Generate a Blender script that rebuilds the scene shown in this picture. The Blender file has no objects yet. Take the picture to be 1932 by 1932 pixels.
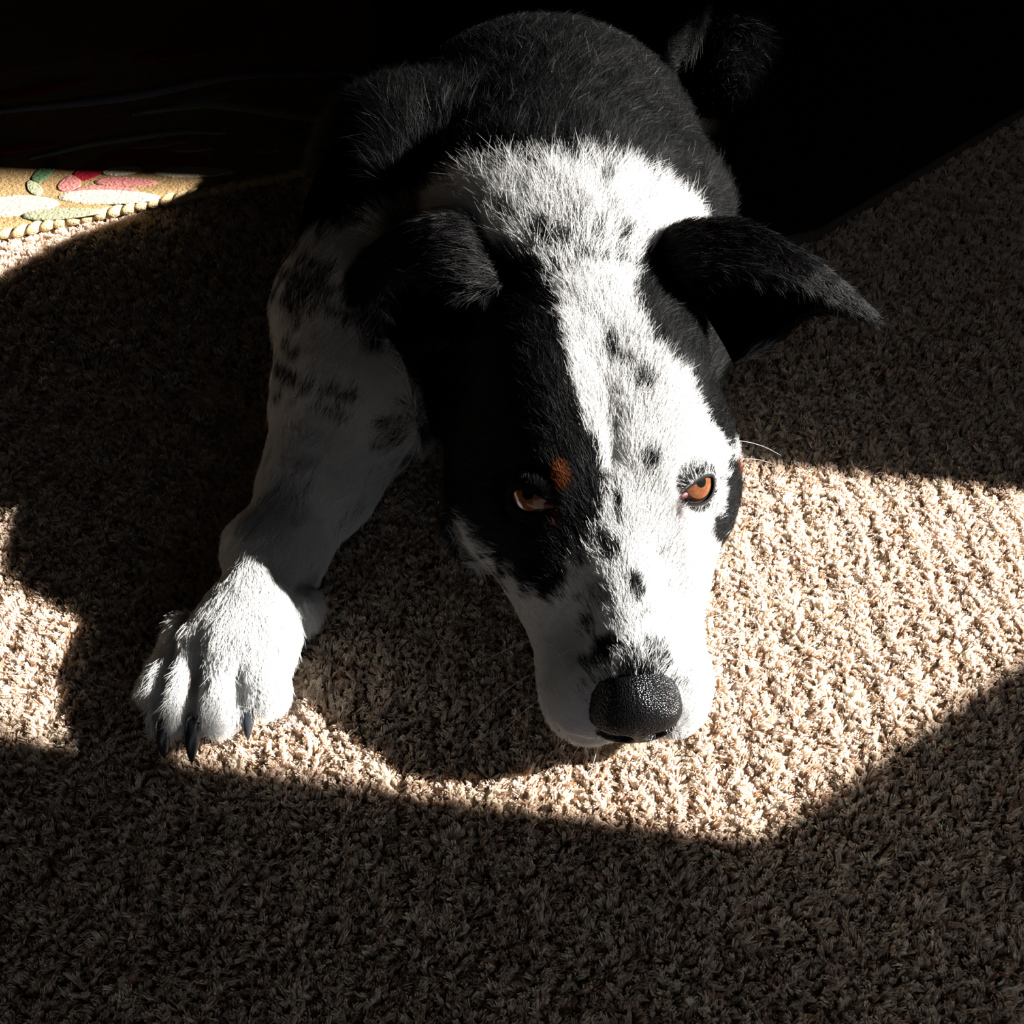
import bpy, math, random
import numpy as np
from mathutils import Vector, Matrix
from mathutils.geometry import tessellate_polygon

random.seed(4)
RNG = np.random.default_rng(7)
SC = bpy.context.scene
COL = SC.collection

# ------------------------------------------------------------------ camera
cam_d = bpy.data.cameras.new('camera')
cam_d.sensor_width = 36.0
cam_d.lens = 36.9
cam_d.clip_start = 0.01
cam = bpy.data.objects.new('camera', cam_d)
COL.objects.link(cam)
cam.location = (0.0, 0.0, 0.40)
cam.rotation_euler = (math.radians(45.0), 0.0, 0.0)
SC.camera = cam

# ------------------------------------------------------------------ sky, sun, exposure
SUN_EL = math.radians(25.4)
SUN_AZ = math.atan(0.04)                        # almost straight from +x
TO_SUN = Vector((math.cos(SUN_EL) * math.cos(SUN_AZ), math.cos(SUN_EL) * math.sin(SUN_AZ), math.sin(SUN_EL)))
world = bpy.data.worlds.new('sky')
world.use_nodes = True
SC.world = world
world.node_tree.nodes['Background'].inputs['Color'].default_value = (0.80, 0.88, 1.0, 1.0)
world.node_tree.nodes['Background'].inputs['Strength'].default_value = 0.52
sun_d = bpy.data.lights.new('sun', 'SUN')
sun_d.energy = 31.0
sun_d.angle = math.radians(1.0)
sun_d.color = (1.0, 0.965, 0.92)
sun = bpy.data.objects.new('sun', sun_d)
COL.objects.link(sun)
sun.rotation_euler = TO_SUN.to_track_quat('Z', 'Y').to_euler()
sun.location = (2.0, -0.3, 2.0)
SC.view_settings.view_transform = 'Standard'
SC.view_settings.look = 'None'
SC.view_settings.gamma = 1.0
SC.view_settings.use_curve_mapping = False
SC.view_settings.exposure = 0.0
SC.cycles.max_bounces = 4
SC.cycles.diffuse_bounces = 2
SC.cycles.use_light_tree = False
world.cycles.sampling_method = 'NONE'
SC.cycles.adaptive_threshold = 0.06
SC.cycles_curves.subdivisions = 1
SC.cycles.glossy_bounces = 1
SC.cycles.transmission_bounces = 2
SC.cycles.transparent_max_bounces = 4
SC.cycles.caustics_reflective = False
SC.cycles.caustics_refractive = False


# ------------------------------------------------------------------ materials
def mat(name, color=(0.5, 0.5, 0.5), rough=0.6, spec=0.3):
    m = bpy.data.materials.new(name)
    m.use_nodes = True
    b = m.node_tree.nodes['Principled BSDF']
    b.inputs['Base Color'].default_value = (*color, 1.0)
    b.inputs['Roughness'].default_value = rough
    b.inputs['Specular IOR Level'].default_value = spec
    return m


def node(m, typ, **kw):
    n = m.node_tree.nodes.new(typ)
    for k, v in kw.items():
        setattr(n, k, v)
    return n


def link(m, a, b):
    m.node_tree.links.new(a, b)


def bsdf(m):
    return m.node_tree.nodes['Principled BSDF']


def ramp(m, fac, stops):
    r = node(m, 'ShaderNodeValToRGB')
    e = r.color_ramp.elements
    while len(e) < len(stops):
        e.new(0.5)
    for i, (p, c) in enumerate(stops):
        e[i].position = p
        e[i].color = (*c, 1.0)
    link(m, fac, r.inputs['Fac'])
    return r.outputs['Color']


def noise_bump(m, scale, strength, dist=0.002, detail=4.0):
    tc = node(m, 'ShaderNodeTexCoord')
    nz = node(m, 'ShaderNodeTexNoise')
    nz.inputs['Scale'].default_value = scale
    nz.inputs['Detail'].default_value = detail
    link(m, tc.outputs['Object'], nz.inputs['Vector'])
    bp = node(m, 'ShaderNodeBump')
    bp.inputs['Strength'].default_value = strength
    bp.inputs['Distance'].default_value = dist
    link(m, nz.outputs['Fac'], bp.inputs['Height'])
    link(m, bp.outputs['Normal'], bsdf(m).inputs['Normal'])
    return nz


def coat_material(name, rough, spec, translucent=0.0):
    """fibre / skin colour comes from the 'coat' attribute"""
    m = mat(name, (0.5, 0.5, 0.5), rough, spec)
    at = node(m, 'ShaderNodeAttribute', attribute_name='coat')
    link(m, at.outputs['Color'], bsdf(m).inputs['Base Color'])
    if translucent > 0:
        tr = node(m, 'ShaderNodeBsdfTranslucent')
        link(m, at.outputs['Color'], tr.inputs['Color'])
        mx = node(m, 'ShaderNodeMixShader')
        mx.inputs['Fac'].default_value = translucent
        link(m, bsdf(m).outputs['BSDF'], mx.inputs[1])
        link(m, tr.outputs['BSDF'], mx.inputs[2])
        link(m, mx.outputs['Shader'], m.node_tree.nodes['Material Output'].inputs['Surface'])
    return m


M_SKIN = coat_material('coat_skin', 0.8, 0.02)
M_FUR = coat_material('fur_strand', 0.38, 0.07, 0.25)
M_PILE = coat_material('carpet_yarn', 0.8, 0.10, 0.5)
M_WALL = mat('painted_wall', (0.14, 0.12, 0.10), 0.9, 0.1)
noise_bump(M_WALL, 60.0, 0.15)
M_CEIL = mat('painted_ceiling', (0.25, 0.23, 0.21), 0.95, 0.1)
noise_bump(M_CEIL, 90.0, 0.2)

M_FLOOR = mat('carpet_backing', (0.30, 0.22, 0.155), 0.95, 0.05)
_nz = noise_bump(M_FLOOR, 260.0, 1.0, 0.004, 6.0)
link(M_FLOOR, ramp(M_FLOOR, _nz.outputs['Fac'], [(0.35, (0.17, 0.115, 0.075)), (0.62, (0.38, 0.29, 0.21))]),
     bsdf(M_FLOOR).inputs['Base Color'])


# ------------------------------------------------------------------ object helpers
def new_obj(name, data, parent=None):
    o = bpy.data.objects.new(name, data)
    COL.objects.link(o)
    o.parent = parent
    return o


def mesh_obj(name, verts, faces, material, parent=None, smooth=True):
    me = bpy.data.meshes.new(name)
    me.from_pydata([tuple(v) for v in verts], [], [tuple(f) for f in faces])
    me.update()
    if smooth:
        me.polygons.foreach_set('use_smooth', np.ones(len(me.polygons), dtype=bool))
    if material:
        me.materials.append(material)
    return new_obj(name, me, parent)


def tag(o, label=None, cat=None, group=None, kind=None):
    for k, v in (('label', label), ('category', cat), ('group', group), ('kind', kind)):
        if v:
            o[k] = v
    return o


def hair_obj(name, pts, radii, colors, material, parent=None):
    """pts (n,k,3), radii (n,k), colors (n,3) -> one hair-curves object"""
    n, k, _ = pts.shape
    hc = bpy.data.hair_curves.new(name)
    hc.add_curves([k] * n)
    hc.attributes['position'].data.foreach_set('vector', np.ascontiguousarray(pts, dtype=np.float32).ravel())
    ra = hc.attributes.get('radius') or hc.attributes.new('radius', 'FLOAT', 'POINT')
    ra.data.foreach_set('value', np.ascontiguousarray(radii, dtype=np.float32).ravel())
    ca = hc.attributes.new('coat', 'FLOAT_COLOR', 'CURVE')
    c4 = np.ones((n, 4), dtype=np.float32)
    c4[:, :3] = colors
    ca.data.foreach_set('color', c4.ravel())
    hc.materials.append(material)
    return new_obj(name, hc, parent)


def wav(p, wl, seed):
    """cheap smooth 3-D noise in about -1..1, p (n,3), wavelength wl in metres"""
    r = np.random.default_rng(seed)
    out = np.zeros(len(p))
    for _ in range(5):
        d = r.normal(size=3)
        d /= np.linalg.norm(d)
        out += np.sin(p @ d * (2 * math.pi / (wl * r.uniform(0.7, 1.4))) + r.uniform(0, 6.28))
    return out / 2.6


def smooth01(x, lo, hi):
    t = np.clip((x - lo) / (hi - lo), 0, 1)
    return t * t * (3 - 2 * t)


# ------------------------------------------------------------------ room shell
def slab(name, x0, x1, y0, y1, z0, z1, material):
    v = [(x, y, z) for z in (z0, z1) for y in (y0, y1) for x in (x0, x1)]
    f = [(0, 2, 3, 1), (4, 5, 7, 6), (0, 1, 5, 4), (2, 6, 7, 3), (0, 4, 6, 2), (1, 3, 7, 5)]
    o = mesh_obj(name, v, f, material, smooth=False)
    o['kind'] = 'structure'
    return o


slab('floor', -1.9, 2.7, -2.0, 3.0, -0.06, -0.0045, M_FLOOR)
slab('ceiling', -1.9, 2.7, -2.0, 3.0, 2.4, 2.44, M_CEIL)
slab('wall_left', -1.9, -1.86, -2.0, 3.0, -0.007, 2.4, M_WALL)
slab('wall_back', -1.86, 2.66, 2.96, 3.0, -0.007, 2.4, M_WALL)
slab('wall_side', 2.66, 2.7, 1.2, 3.0, -0.007, 2.4, M_WALL)

# window wall: runs along (0.84, 0.54), sunlight enters through the openings cut in it
W0 = Vector((0.50, 0.12, 0.0))
WD = Vector((0.84, 0.54, 0.0)).normalized()
WN = Vector((WD.y, -WD.x, 0.0))


def on_wall(x, y):
    """(along, height) where the sun ray that lands on floor point (x, y) crosses the window wall"""
    p = Vector((x, y, 0.0))
    t = (W0 - p).dot(WN) / TO_SUN.dot(WN)
    q = p + TO_SUN * t
    return ((q - W0).dot(WD), q.z)


OPENING = [(0.107, 0.204), (0.41, 0.402), (0.03, 0.462), (0.05, 0.70), (0.135, 0.84), (0.135, 0.94), (0.03, 0.94), (-0.06, 0.742), (-0.52, 0.775), (-0.52, 0.308)]  # floor outline of the sun; unseen opening stepped and notched to shape light and shade
FILL_OPENING = [(-0.85, 0.015), (-0.08, 0.015), (-0.08, 0.28), (-0.85, 0.28)]     # unseen low opening added as fill for the foreground (along, height)
outer = [(-3.4, 0.0), (2.4, 0.0), (2.4, 2.4), (-3.4, 2.4)]
loops = [outer, [on_wall(*p) for p in OPENING], FILL_OPENING]
flat = [p for l in loops for p in l]
tris = tessellate_polygon([[Vector((s, z, 0)) for s, z in l] for l in loops])
wv = [W0 + WD * s + Vector((0, 0, z)) for s, z in flat]
wr = mesh_obj('wall_right', wv, tris, M_WALL, smooth=False)
wr['kind'] = 'structure'
sm = wr.modifiers.new('thickness', 'SOLIDIFY')
sm.thickness = 0.02
sm.offset = 0

# ------------------------------------------------------------------ the dog's body as one implicit surface
HO = np.array([0.0442, 0.3233, 0.0])            # floor point under the stop between the eyes
PSI = math.radians(5.7)
HA = np.array([math.cos(PSI), math.sin(PSI), 0.0])     # to the dog's side seen on the picture's right
HB = np.array([math.sin(PSI), -math.cos(PSI), 0.0])    # to the nose
HC = np.array([0.0, 0.0, 1.0])
HM = np.stack([HA, HB, HC])                     # rows


def H(a, b, c):
    return HO + a * HA + b * HB + c * HC


def to_head(p):
    return (p - HO) @ HM.T


VOX = 0.0024
GMIN = np.array([-0.245, 0.20, -0.012])
GMAX = np.array([0.255, 1.16, 0.262])
GN = np.ceil((GMAX - GMIN) / VOX).astype(int) + 1
GX = [np.float32(GMIN[i]) + np.float32(VOX) * np.arange(GN[i], dtype=np.float32) for i in range(3)]
D = np.full(GN, 1.0, dtype=np.float32)


def region(lo, hi):
    sl = []
    for i in range(3):
        a = max(0, int((lo[i] - GMIN[i]) / VOX))
        b = min(GN[i], int((hi[i] - GMIN[i]) / VOX) + 2)
        sl.append(slice(a, max(a, b)))
    return tuple(sl)


def coords(sl):
    return (GX[0][sl[0]][:, None, None], GX[1][sl[1]][None, :, None], GX[2][sl[2]][None, None, :])


def blend(sl, d, k, sub=False):
    cur = D[sl]
    if sub:
        d2 = -d
        h = np.clip(0.5 - 0.5 * (cur - d2) / k, 0, 1)
        D[sl] = cur * (1 - h) + d2 * h + k * h * (1 - h)
    else:
        h = np.clip(0.5 + 0.5 * (cur - d) / k, 0, 1)
        D[sl] = cur * (1 - h) + d * h - k * h * (1 - h)


def ell(c, r, k=0.012, R=None, sub=False):
    c = np.asarray(c, float)
    r = np.asarray(r, float)
    m = max(r) + 2.5 * k + 0.006
    sl = region(c - m, c + m)
    x, y, z = coords(sl)
    x = x - np.float32(c[0]); y = y - np.float32(c[1]); z = z - np.float32(c[2])
    if R is not None:
        R = np.asarray(R, np.float32)
        x, y, z = (R[0, 0] * x + R[0, 1] * y + R[0, 2] * z, R[1, 0] * x + R[1, 1] * y + R[1, 2] * z,
                   R[2, 0] * x + R[2, 1] * y + R[2, 2] * z)
    ax, ay, az = x / r[0], y / r[1], z / r[2]
    k0 = np.sqrt(ax * ax + ay * ay + az * az)
    bx, by, bz = ax / r[0], ay / r[1], az / r[2]
    k1 = np.sqrt(bx * bx + by * by + bz * bz) + 1e-6
    d = (k0 * (k0 - 1) / k1).astype(np.float32)
    # near the centre the quotient degenerates; keep it a safe negative
    d = np.where(k0 < 0.2, np.float32(-min(r) * 0.8), d)
    blend(sl, d, np.float32(k), sub)


def cone(p1, r1, p2, r2, k=0.012, sub=False):
    p1 = np.asarray(p1, float)
    p2 = np.asarray(p2, float)
    m = max(r1, r2) + 2.5 * k + 0.006
    sl = region(np.minimum(p1, p2) - m, np.maximum(p1, p2) + m)
    x, y, z = coords(sl)
    v = (p2 - p1).astype(np.float32)
    L2 = float(v @ v)
    x = x - np.float32(p1[0]); y = y - np.float32(p1[1]); z = z - np.float32(p1[2])
    t = np.clip((x * v[0] + y * v[1] + z * v[2]) / np.float32(L2), 0, 1)
    d = np.sqrt((x - t * v[0]) ** 2 + (y - t * v[1]) ** 2 + (z - t * v[2]) ** 2) - (np.float32(r1) + np.float32(r2 - r1) * t)
    blend(sl, d.astype(np.float32), np.float32(k), sub)


def chain(pts, k=0.012):
    for (p1, r1), (p2, r2) in zip(pts[:-1], pts[1:]):
        cone(p1, r1, p2, r2, k)


# torso, shoulders, haunches, tail
ell((0.02, 0.86, 0.052), (0.105, 0.28, 0.060), 0.03)
ell((0.020, 0.62, 0.085), (0.094, 0.13, 0.076), 0.04)
ell((0.115, 0.98, 0.07), (0.045, 0.11, 0.060), 0.03)
ell((-0.07, 0.98, 0.07), (0.045, 0.11, 0.060), 0.03)
chain([((0.04, 1.08, 0.05), 0.03), ((0.13, 1.09, 0.04), 0.024), ((0.185, 1.02, 0.035), 0.022), ((0.195, 0.945, 0.03), 0.019),
       ((0.188, 0.90, 0.025), 0.012)], 0.02)
# neck
cone((0.036, 0.425, 0.080), 0.056, (0.025, 0.50, 0.090), 0.068, 0.03)
cone((0.025, 0.50, 0.090), 0.068, (0.02, 0.60, 0.085), 0.076, 0.03)
ell((0.02, 0.47, 0.055), (0.075, 0.09, 0.05), 0.03)
# near foreleg (picture's left): shoulder, elbow, wrist, pastern
chain([((-0.055, 0.565, 0.10), 0.058), ((-0.078, 0.49, 0.064), 0.047), ((-0.084, 0.44, 0.045), 0.038), ((-0.098, 0.395, 0.030), 0.025),
       ((-0.1135, 0.352, 0.0225), 0.0180), ((-0.118, 0.325, 0.0215), 0.0175)], 0.02)
ell((-0.127, 0.350, 0.026), (0.010, 0.014, 0.012), 0.010)
# paw with four toes
ell((-0.122, 0.303, 0.020), (0.025, 0.028, 0.017), 0.012)
TOES = [((-0.112, 0.300, 0.020), (-0.1105, 0.276, 0.0130), 0.0112), ((-0.127, 0.296, 0.021), (-0.1290, 0.268, 0.0135), 0.0118),
        ((-0.143, 0.298, 0.019), (-0.1485, 0.266, 0.0125), 0.0105), ((-0.150, 0.305, 0.015), (-0.1575, 0.279, 0.0105), 0.0092)]
for p, q, r in TOES:
    cone(p, r, q, r * 0.98, 0.005)
for (p, q, r), (p2, q2, r2) in zip(TOES[:-1], TOES[1:]):           # grooves between the toes
    g0 = (np.array(p) + np.array(p2)) / 2 + np.array([0, 0.004, 0.008])
    g1 = (np.array(q) + np.array(q2)) / 2 + np.array([0, -0.012, 0.006])
    cone(g0, 0.0010, g1, 0.0042, 0.005, sub=True)
ell((-0.0965, 0.318, 0.018), (0.006, 0.010, 0.010), 0.006)         # dewclaw pad
# far foreleg folded under the chin, its paw showing under the cheek
chain([((0.072, 0.555, 0.080), 0.050), ((0.074, 0.485, 0.040), 0.034), ((0.062, 0.44, 0.026), 0.024), ((0.03, 0.405, 0.018), 0.017),
       ((0.004, 0.388, 0.014), 0.014)], 0.02)
for dx, dy in ((0.0, 0.0), (0.010, -0.011), (-0.004, 0.013)):
    cone((0.002 + dx, 0.384 + dy, 0.012), 0.0095, (-0.021 + dx, 0.372 + dy, 0.008), 0.0075, 0.006)

# head
ell(H(0, -0.064, 0.082), (0.052, 0.058, 0.043), 0.02, HM)
ell(H(0, -0.030, 0.072), (0.045, 0.044, 0.030), 0.018, HM)
for s in (-1, 1):
    ell(H(s * 0.025, -0.024, 0.083), (0.021, 0.026, 0.019), 0.012, HM)       # brow
    ell(H(s * 0.024, -0.060, 0.092), (0.026, 0.040, 0.033), 0.014, HM)       # temple
    ell(H(s * 0.042, -0.050, 0.052), (0.027, 0.046, 0.036), 0.018, HM)       # cheek
    ell(H(s * 0.0255, -0.008, 0.050), (0.0185, 0.034, 0.026), 0.020, HM)       # below the eye
    cone(H(s * 0.0195, 0.004, 0.033), 0.0225, H(s * 0.0165, 0.052, 0.026), 0.0175, 0.016)
    ell(H(s * 0.0175, 0.054, 0.021), (0.0185, 0.024, 0.0175), 0.010, HM)     # flews
ell(H(0, -0.055, 0.040), (0.052, 0.07, 0.040), 0.02, HM)
cone(H(0, 0.000, 0.062), 0.0205, H(0, 0.055, 0.0405), 0.0150, 0.012)         # nose bridge
cone(H(0, -0.01, 0.022), 0.022, H(0, 0.054, 0.014), 0.014, 0.012)           # lower jaw
ell(H(0, 0.064, 0.026), (0.017, 0.010, 0.018), 0.008, HM)
# eye sockets
EYE_R = 0.0122
EYES = []                                        # (side, centre, gaze)
for s in (-1, 1):
    gz = np.array([s * 0.54, 0.72, 0.44])
    gz /= np.linalg.norm(gz)
    ec = np.array([s * 0.0372, -0.002, 0.0865]) - gz * 0.0095
    EYES.append((s, H(*ec), gz @ HM))
    ell(H(*(ec + gz * 0.004)), (0.0120, 0.0120, 0.0120), 0.005, sub=True)
# midline furrow of the forehead
cone(H(0, -0.004, 0.0985), 0.002, H(0, -0.045, 0.1325), 0.0015, 0.008, sub=True)


def surface_nets():
    ins = D < 0
    nx, ny, nz = D.shape
    c = np.zeros((nx - 1, ny - 1, nz - 1), dtype=np.int8)
    for i in (0, 1):
        for j in (0, 1):
            for k in (0, 1):
                c += ins[i:nx - 1 + i, j:ny - 1 + j, k:nz - 1 + k]
    act = (c > 0) & (c < 8)
    idx = np.full(c.shape, -1, dtype=np.int32)
    cells = np.argwhere(act)
    idx[act] = np.arange(len(cells))
    acc = np.zeros((len(cells), 3))
    cnt = np.zeros(len(cells))
    cor = [(i, j, k) for i in (0, 1) for j in (0, 1) for k in (0, 1)]
    for a in cor:
        for ax in range(3):
            if a[ax] == 0:
                b = list(a); b[ax] = 1
                da = D[cells[:, 0] + a[0], cells[:, 1] + a[1], cells[:, 2] + a[2]]
                db = D[cells[:, 0] + b[0], cells[:, 1] + b[1], cells[:, 2] + b[2]]
                x = (da < 0) != (db < 0)
                t = np.where(x, da / np.where(x, da - db, 1), 0)
                p = np.array(a, float)[None, :].repeat(len(cells), 0)
                p[:, ax] += t
                acc[x] += p[x]
                cnt[x] += 1
    verts = GMIN + VOX * (cells + acc / cnt[:, None])
    quads = []
    for ax in range(3):
        o1, o2 = [(1, 2), (2, 0), (0, 1)][ax]
        sl0 = [slice(1, n - 1) for n in D.shape]
        sl1 = [slice(1, n - 1) for n in D.shape]
        sl0[ax] = slice(0, D.shape[ax] - 1)
        sl1[ax] = slice(1, D.shape[ax])
        s0 = ins[tuple(sl0)]
        s1 = ins[tuple(sl1)]
        e = np.argwhere(s0 != s1)
        off = np.ones(3, dtype=int); off[ax] = 0
        flip = s0[e[:, 0], e[:, 1], e[:, 2]]
        base = e + off
        u = np.zeros(3, dtype=int); u[o1] = 1
        w = np.zeros(3, dtype=int); w[o2] = 1
        q = []
        for d in (-u - w, -w, 0 * u, -u):
            cc = base + d
            q.append(idx[cc[:, 0], cc[:, 1], cc[:, 2]])
        q = np.stack(q, 1)
        q[~flip] = q[~flip][:, ::-1]
        quads.append(q)
    return verts, np.concatenate(quads)


def sdf_at(p):
    """trilinear lookup of the body distance field"""
    g = (p - GMIN) / VOX
    ok = np.all((g >= 0) & (g < GN - 1.001), axis=1)
    out = np.full(len(p), 1.0)
    gi = np.floor(g[ok]).astype(int)
    f = g[ok] - gi
    r = np.zeros(len(gi))
    for i in (0, 1):
        for j in (0, 1):
            for k in (0, 1):
                wgt = (f[:, 0] if i else 1 - f[:, 0]) * (f[:, 1] if j else 1 - f[:, 1]) * (f[:, 2] if k else 1 - f[:, 2])
                r += wgt * D[gi[:, 0] + i, gi[:, 1] + j, gi[:, 2] + k]
    out[ok] = r
    return out


def sdf_normal(p):
    e = 0.003
    n = np.stack([sdf_at(p + np.eye(3)[i] * e) - sdf_at(p - np.eye(3)[i] * e) for i in range(3)], 1)
    return n / (np.linalg.norm(n, axis=1, keepdims=True) + 1e-9)



RUG_P0 = np.array([-0.3732, 0.6819])
RUG_D = np.array([0.2510, 0.1144]); RUG_D = RUG_D / np.linalg.norm(RUG_D)
RUG_N = np.array([-RUG_D[1], RUG_D[0]])          # into the rug
RUG_H = 0.006


def rug_st(p):
    q = p[:, :2] - RUG_P0
    return q @ RUG_D, q @ RUG_N


BV, BQ = surface_nets()
# the dog rests on the pile, its rear on the rug: flatten whatever would sink below
MAT = [(0.110, 0.640), (0.222, 0.682), (0.417, 0.863), (0.62, 1.05), (0.62, 1.55), (0.110, 1.55)]     # dark mat's outline on the floor


def in_mat(p, grow=0.0):
    q = MAT
    d = np.full(len(p), -1e9)
    for i in range(len(q)):                      # convex outline: largest edge distance
        e = np.array(q[(i + 1) % len(q)]) - np.array(q[i])
        n = np.array([e[1], -e[0]]) / np.linalg.norm(e)
        d = np.maximum(d, (p[:, :2] - np.array(q[i])) @ n)
    return d < grow


_, _rt = rug_st(BV)
BV[:, 2] = np.maximum(BV[:, 2], np.where((_rt > -0.012) | in_mat(BV, 0.01), 0.0085, 0.0005))

#@@PATTERN
# ------------------------------------------------------------------ coat pattern, laid out on the head's own sloping plane
E2 = np.array([0.0, -0.913, 0.408])
BLACK_A = [(-0.0217, 0.1537), (-0.0155, 0.1327), (-0.0155, 0.1053), (-0.0147, 0.0828), (-0.0106, 0.066), (-0.0058, 0.0548), (-0.004, 0.0416), (-0.0066, 0.0286), (-0.0141, 0.0198), (-0.0215, 0.0102), (-0.0268, 0.0001), (-0.0336, -0.0018), (-0.0473, 0.0099), (-0.0591, 0.0324), (-0.0705, 0.048), (-0.0783, 0.0499), (-0.0835, 0.0698), (-0.085, 0.1141), (-0.0933, 0.1426), (-0.0969, 0.1699), (-0.0731, 0.19), (-0.0475, 0.1736), (-0.0302, 0.1631)]
BLACK_B = [(0.03, 0.1603), (0.02, 0.1324), (0.0217, 0.1021), (0.0343, 0.089), (0.0418, 0.074), (0.0499, 0.0637), (0.0632, 0.0617), (0.0738, 0.0834), (0.0875, 0.1258), (0.1108, 0.1619), (0.1004, 0.19), (0.0626, 0.1843)]
BLACK_C = [(0.0573, 0.0583), (0.0723, 0.0639), (0.0716, 0.0389), (0.0555, 0.017), (0.0402, 0.0202), (0.0519, 0.0373)]
COLLAR = [(-0.3, 0.242), (-0.1408, 0.222), (-0.1169, 0.2109), (-0.102, 0.2125), (-0.0821, 0.2186), (-0.0572, 0.2147), (-0.0459, 0.2192), (-0.018, 0.2084), (0.008, 0.207), (0.0355, 0.2048), (0.057, 0.2008), (0.0789, 0.1914), (0.0965, 0.172), (0.13, 0.132)]
SPOTS = [(0.0041, 0.1013, 0.0044, 0.0072, .8), (0.0151, 0.0819, 0.0057, 0.0058, .8), (0.0107, 0.0905, 0.004, 0.0043, .6), (-0.0037, 0.0741, 0.0022, 0.0043, .3), (0.0011, 0.0646, 0.0026, 0.0048, .35), (0.0158, 0.0459, 0.0044, 0.0067, .9), (-0.0003, 0.0299, 0.002, 0.0077, .8), (-0.0049, 0.0135, 0.0057, 0.0053, .8), (-0.0112, 0.0166, 0.0055, 0.0038, .6), (0.0033, -0.0042, 0.0048, 0.0067, 1.), (-0.0108, -0.0032, 0.0066, 0.0072, .35), (-0.0192, 0.0118, 0.0053, 0.0072, .7), (-0.0112, -0.0268, 0.0057, 0.0058, 1.), (-0.0172, -0.0168, 0.0031, 0.0048, .7), (-0.0017, -0.0341, 0.0065, 0.0080, .7), (0.0099, -0.0343, 0.0080, 0.0088, .7), (-0.0002, -0.0415, 0.0190, 0.0070, .85), (-0.0181, -0.0329, 0.0035, 0.0048, .7), (0.015, -0.0269, 0.0031, 0.0038, .6),
 (-0.0001, 0.2039, 0.0035, 0.0053, .9), (0.015, 0.1956, 0.0031, 0.0038, .8), (-0.0213, 0.1693, 0.0053, 0.0053, .9), (-0.0097, 0.1625, 0.0066, 0.0062, .7), (-0.0007, 0.1542, 0.0048, 0.0048, .5), (-0.0134, 0.1503, 0.0044, 0.0038, .9), (0.0226, 0.1663, 0.0029, 0.0029, 1.), (0.0089, 0.151, 0.004, 0.0038, .6), (-0.0282, 0.1604, 0.0048, 0.0048, .7), (-0.0165, 0.1436, 0.0048, 0.0029, .9), (0.0171, 0.1546, 0.0057, 0.0034, .9), (-0.035, 0.1828, 0.004, 0.0053, .7), (0.0082, 0.1656, 0.0035, 0.0034, .6), (-0.0182, 0.2017, 0.0018, 0.0034, .8), (-0.0329, 0.207, 0.0013, 0.0058, .8), (0.0258, 0.1503, 0.004, 0.0029, .8), (-0.0012, 0.1716, 0.0035, 0.0034, .6), (0.0175, 0.1781, 0.0026, 0.0038, .5)]
TAN = [(-0.0234, 0.0426, 0.0042, 0.0062), (0.0670, 0.0600, 0.002, 0.006), (-0.0775, 0.0609, 0.003, 0.010)]


def poly_sd(x, y, poly):
    """signed distance (negative inside) of points to a closed polygon"""
    best = np.full(len(x), 1e9)
    inside = np.zeros(len(x), bool)
    n = len(poly)
    for i in range(n):
        x0, y0 = poly[i]
        x1, y1 = poly[(i + 1) % n]
        dx, dy = x1 - x0, y1 - y0
        t = np.clip(((x - x0) * dx + (y - y0) * dy) / (dx * dx + dy * dy + 1e-12), 0, 1)
        best = np.minimum(best, np.hypot(x - x0 - t * dx, y - y0 - t * dy))
        c = ((y0 > y) != (y1 > y)) & (x < dx * (y - y0) / (dy if abs(dy) > 1e-9 else 1e-9) + x0)
        inside ^= c
    return np.where(inside, -best, best)


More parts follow.
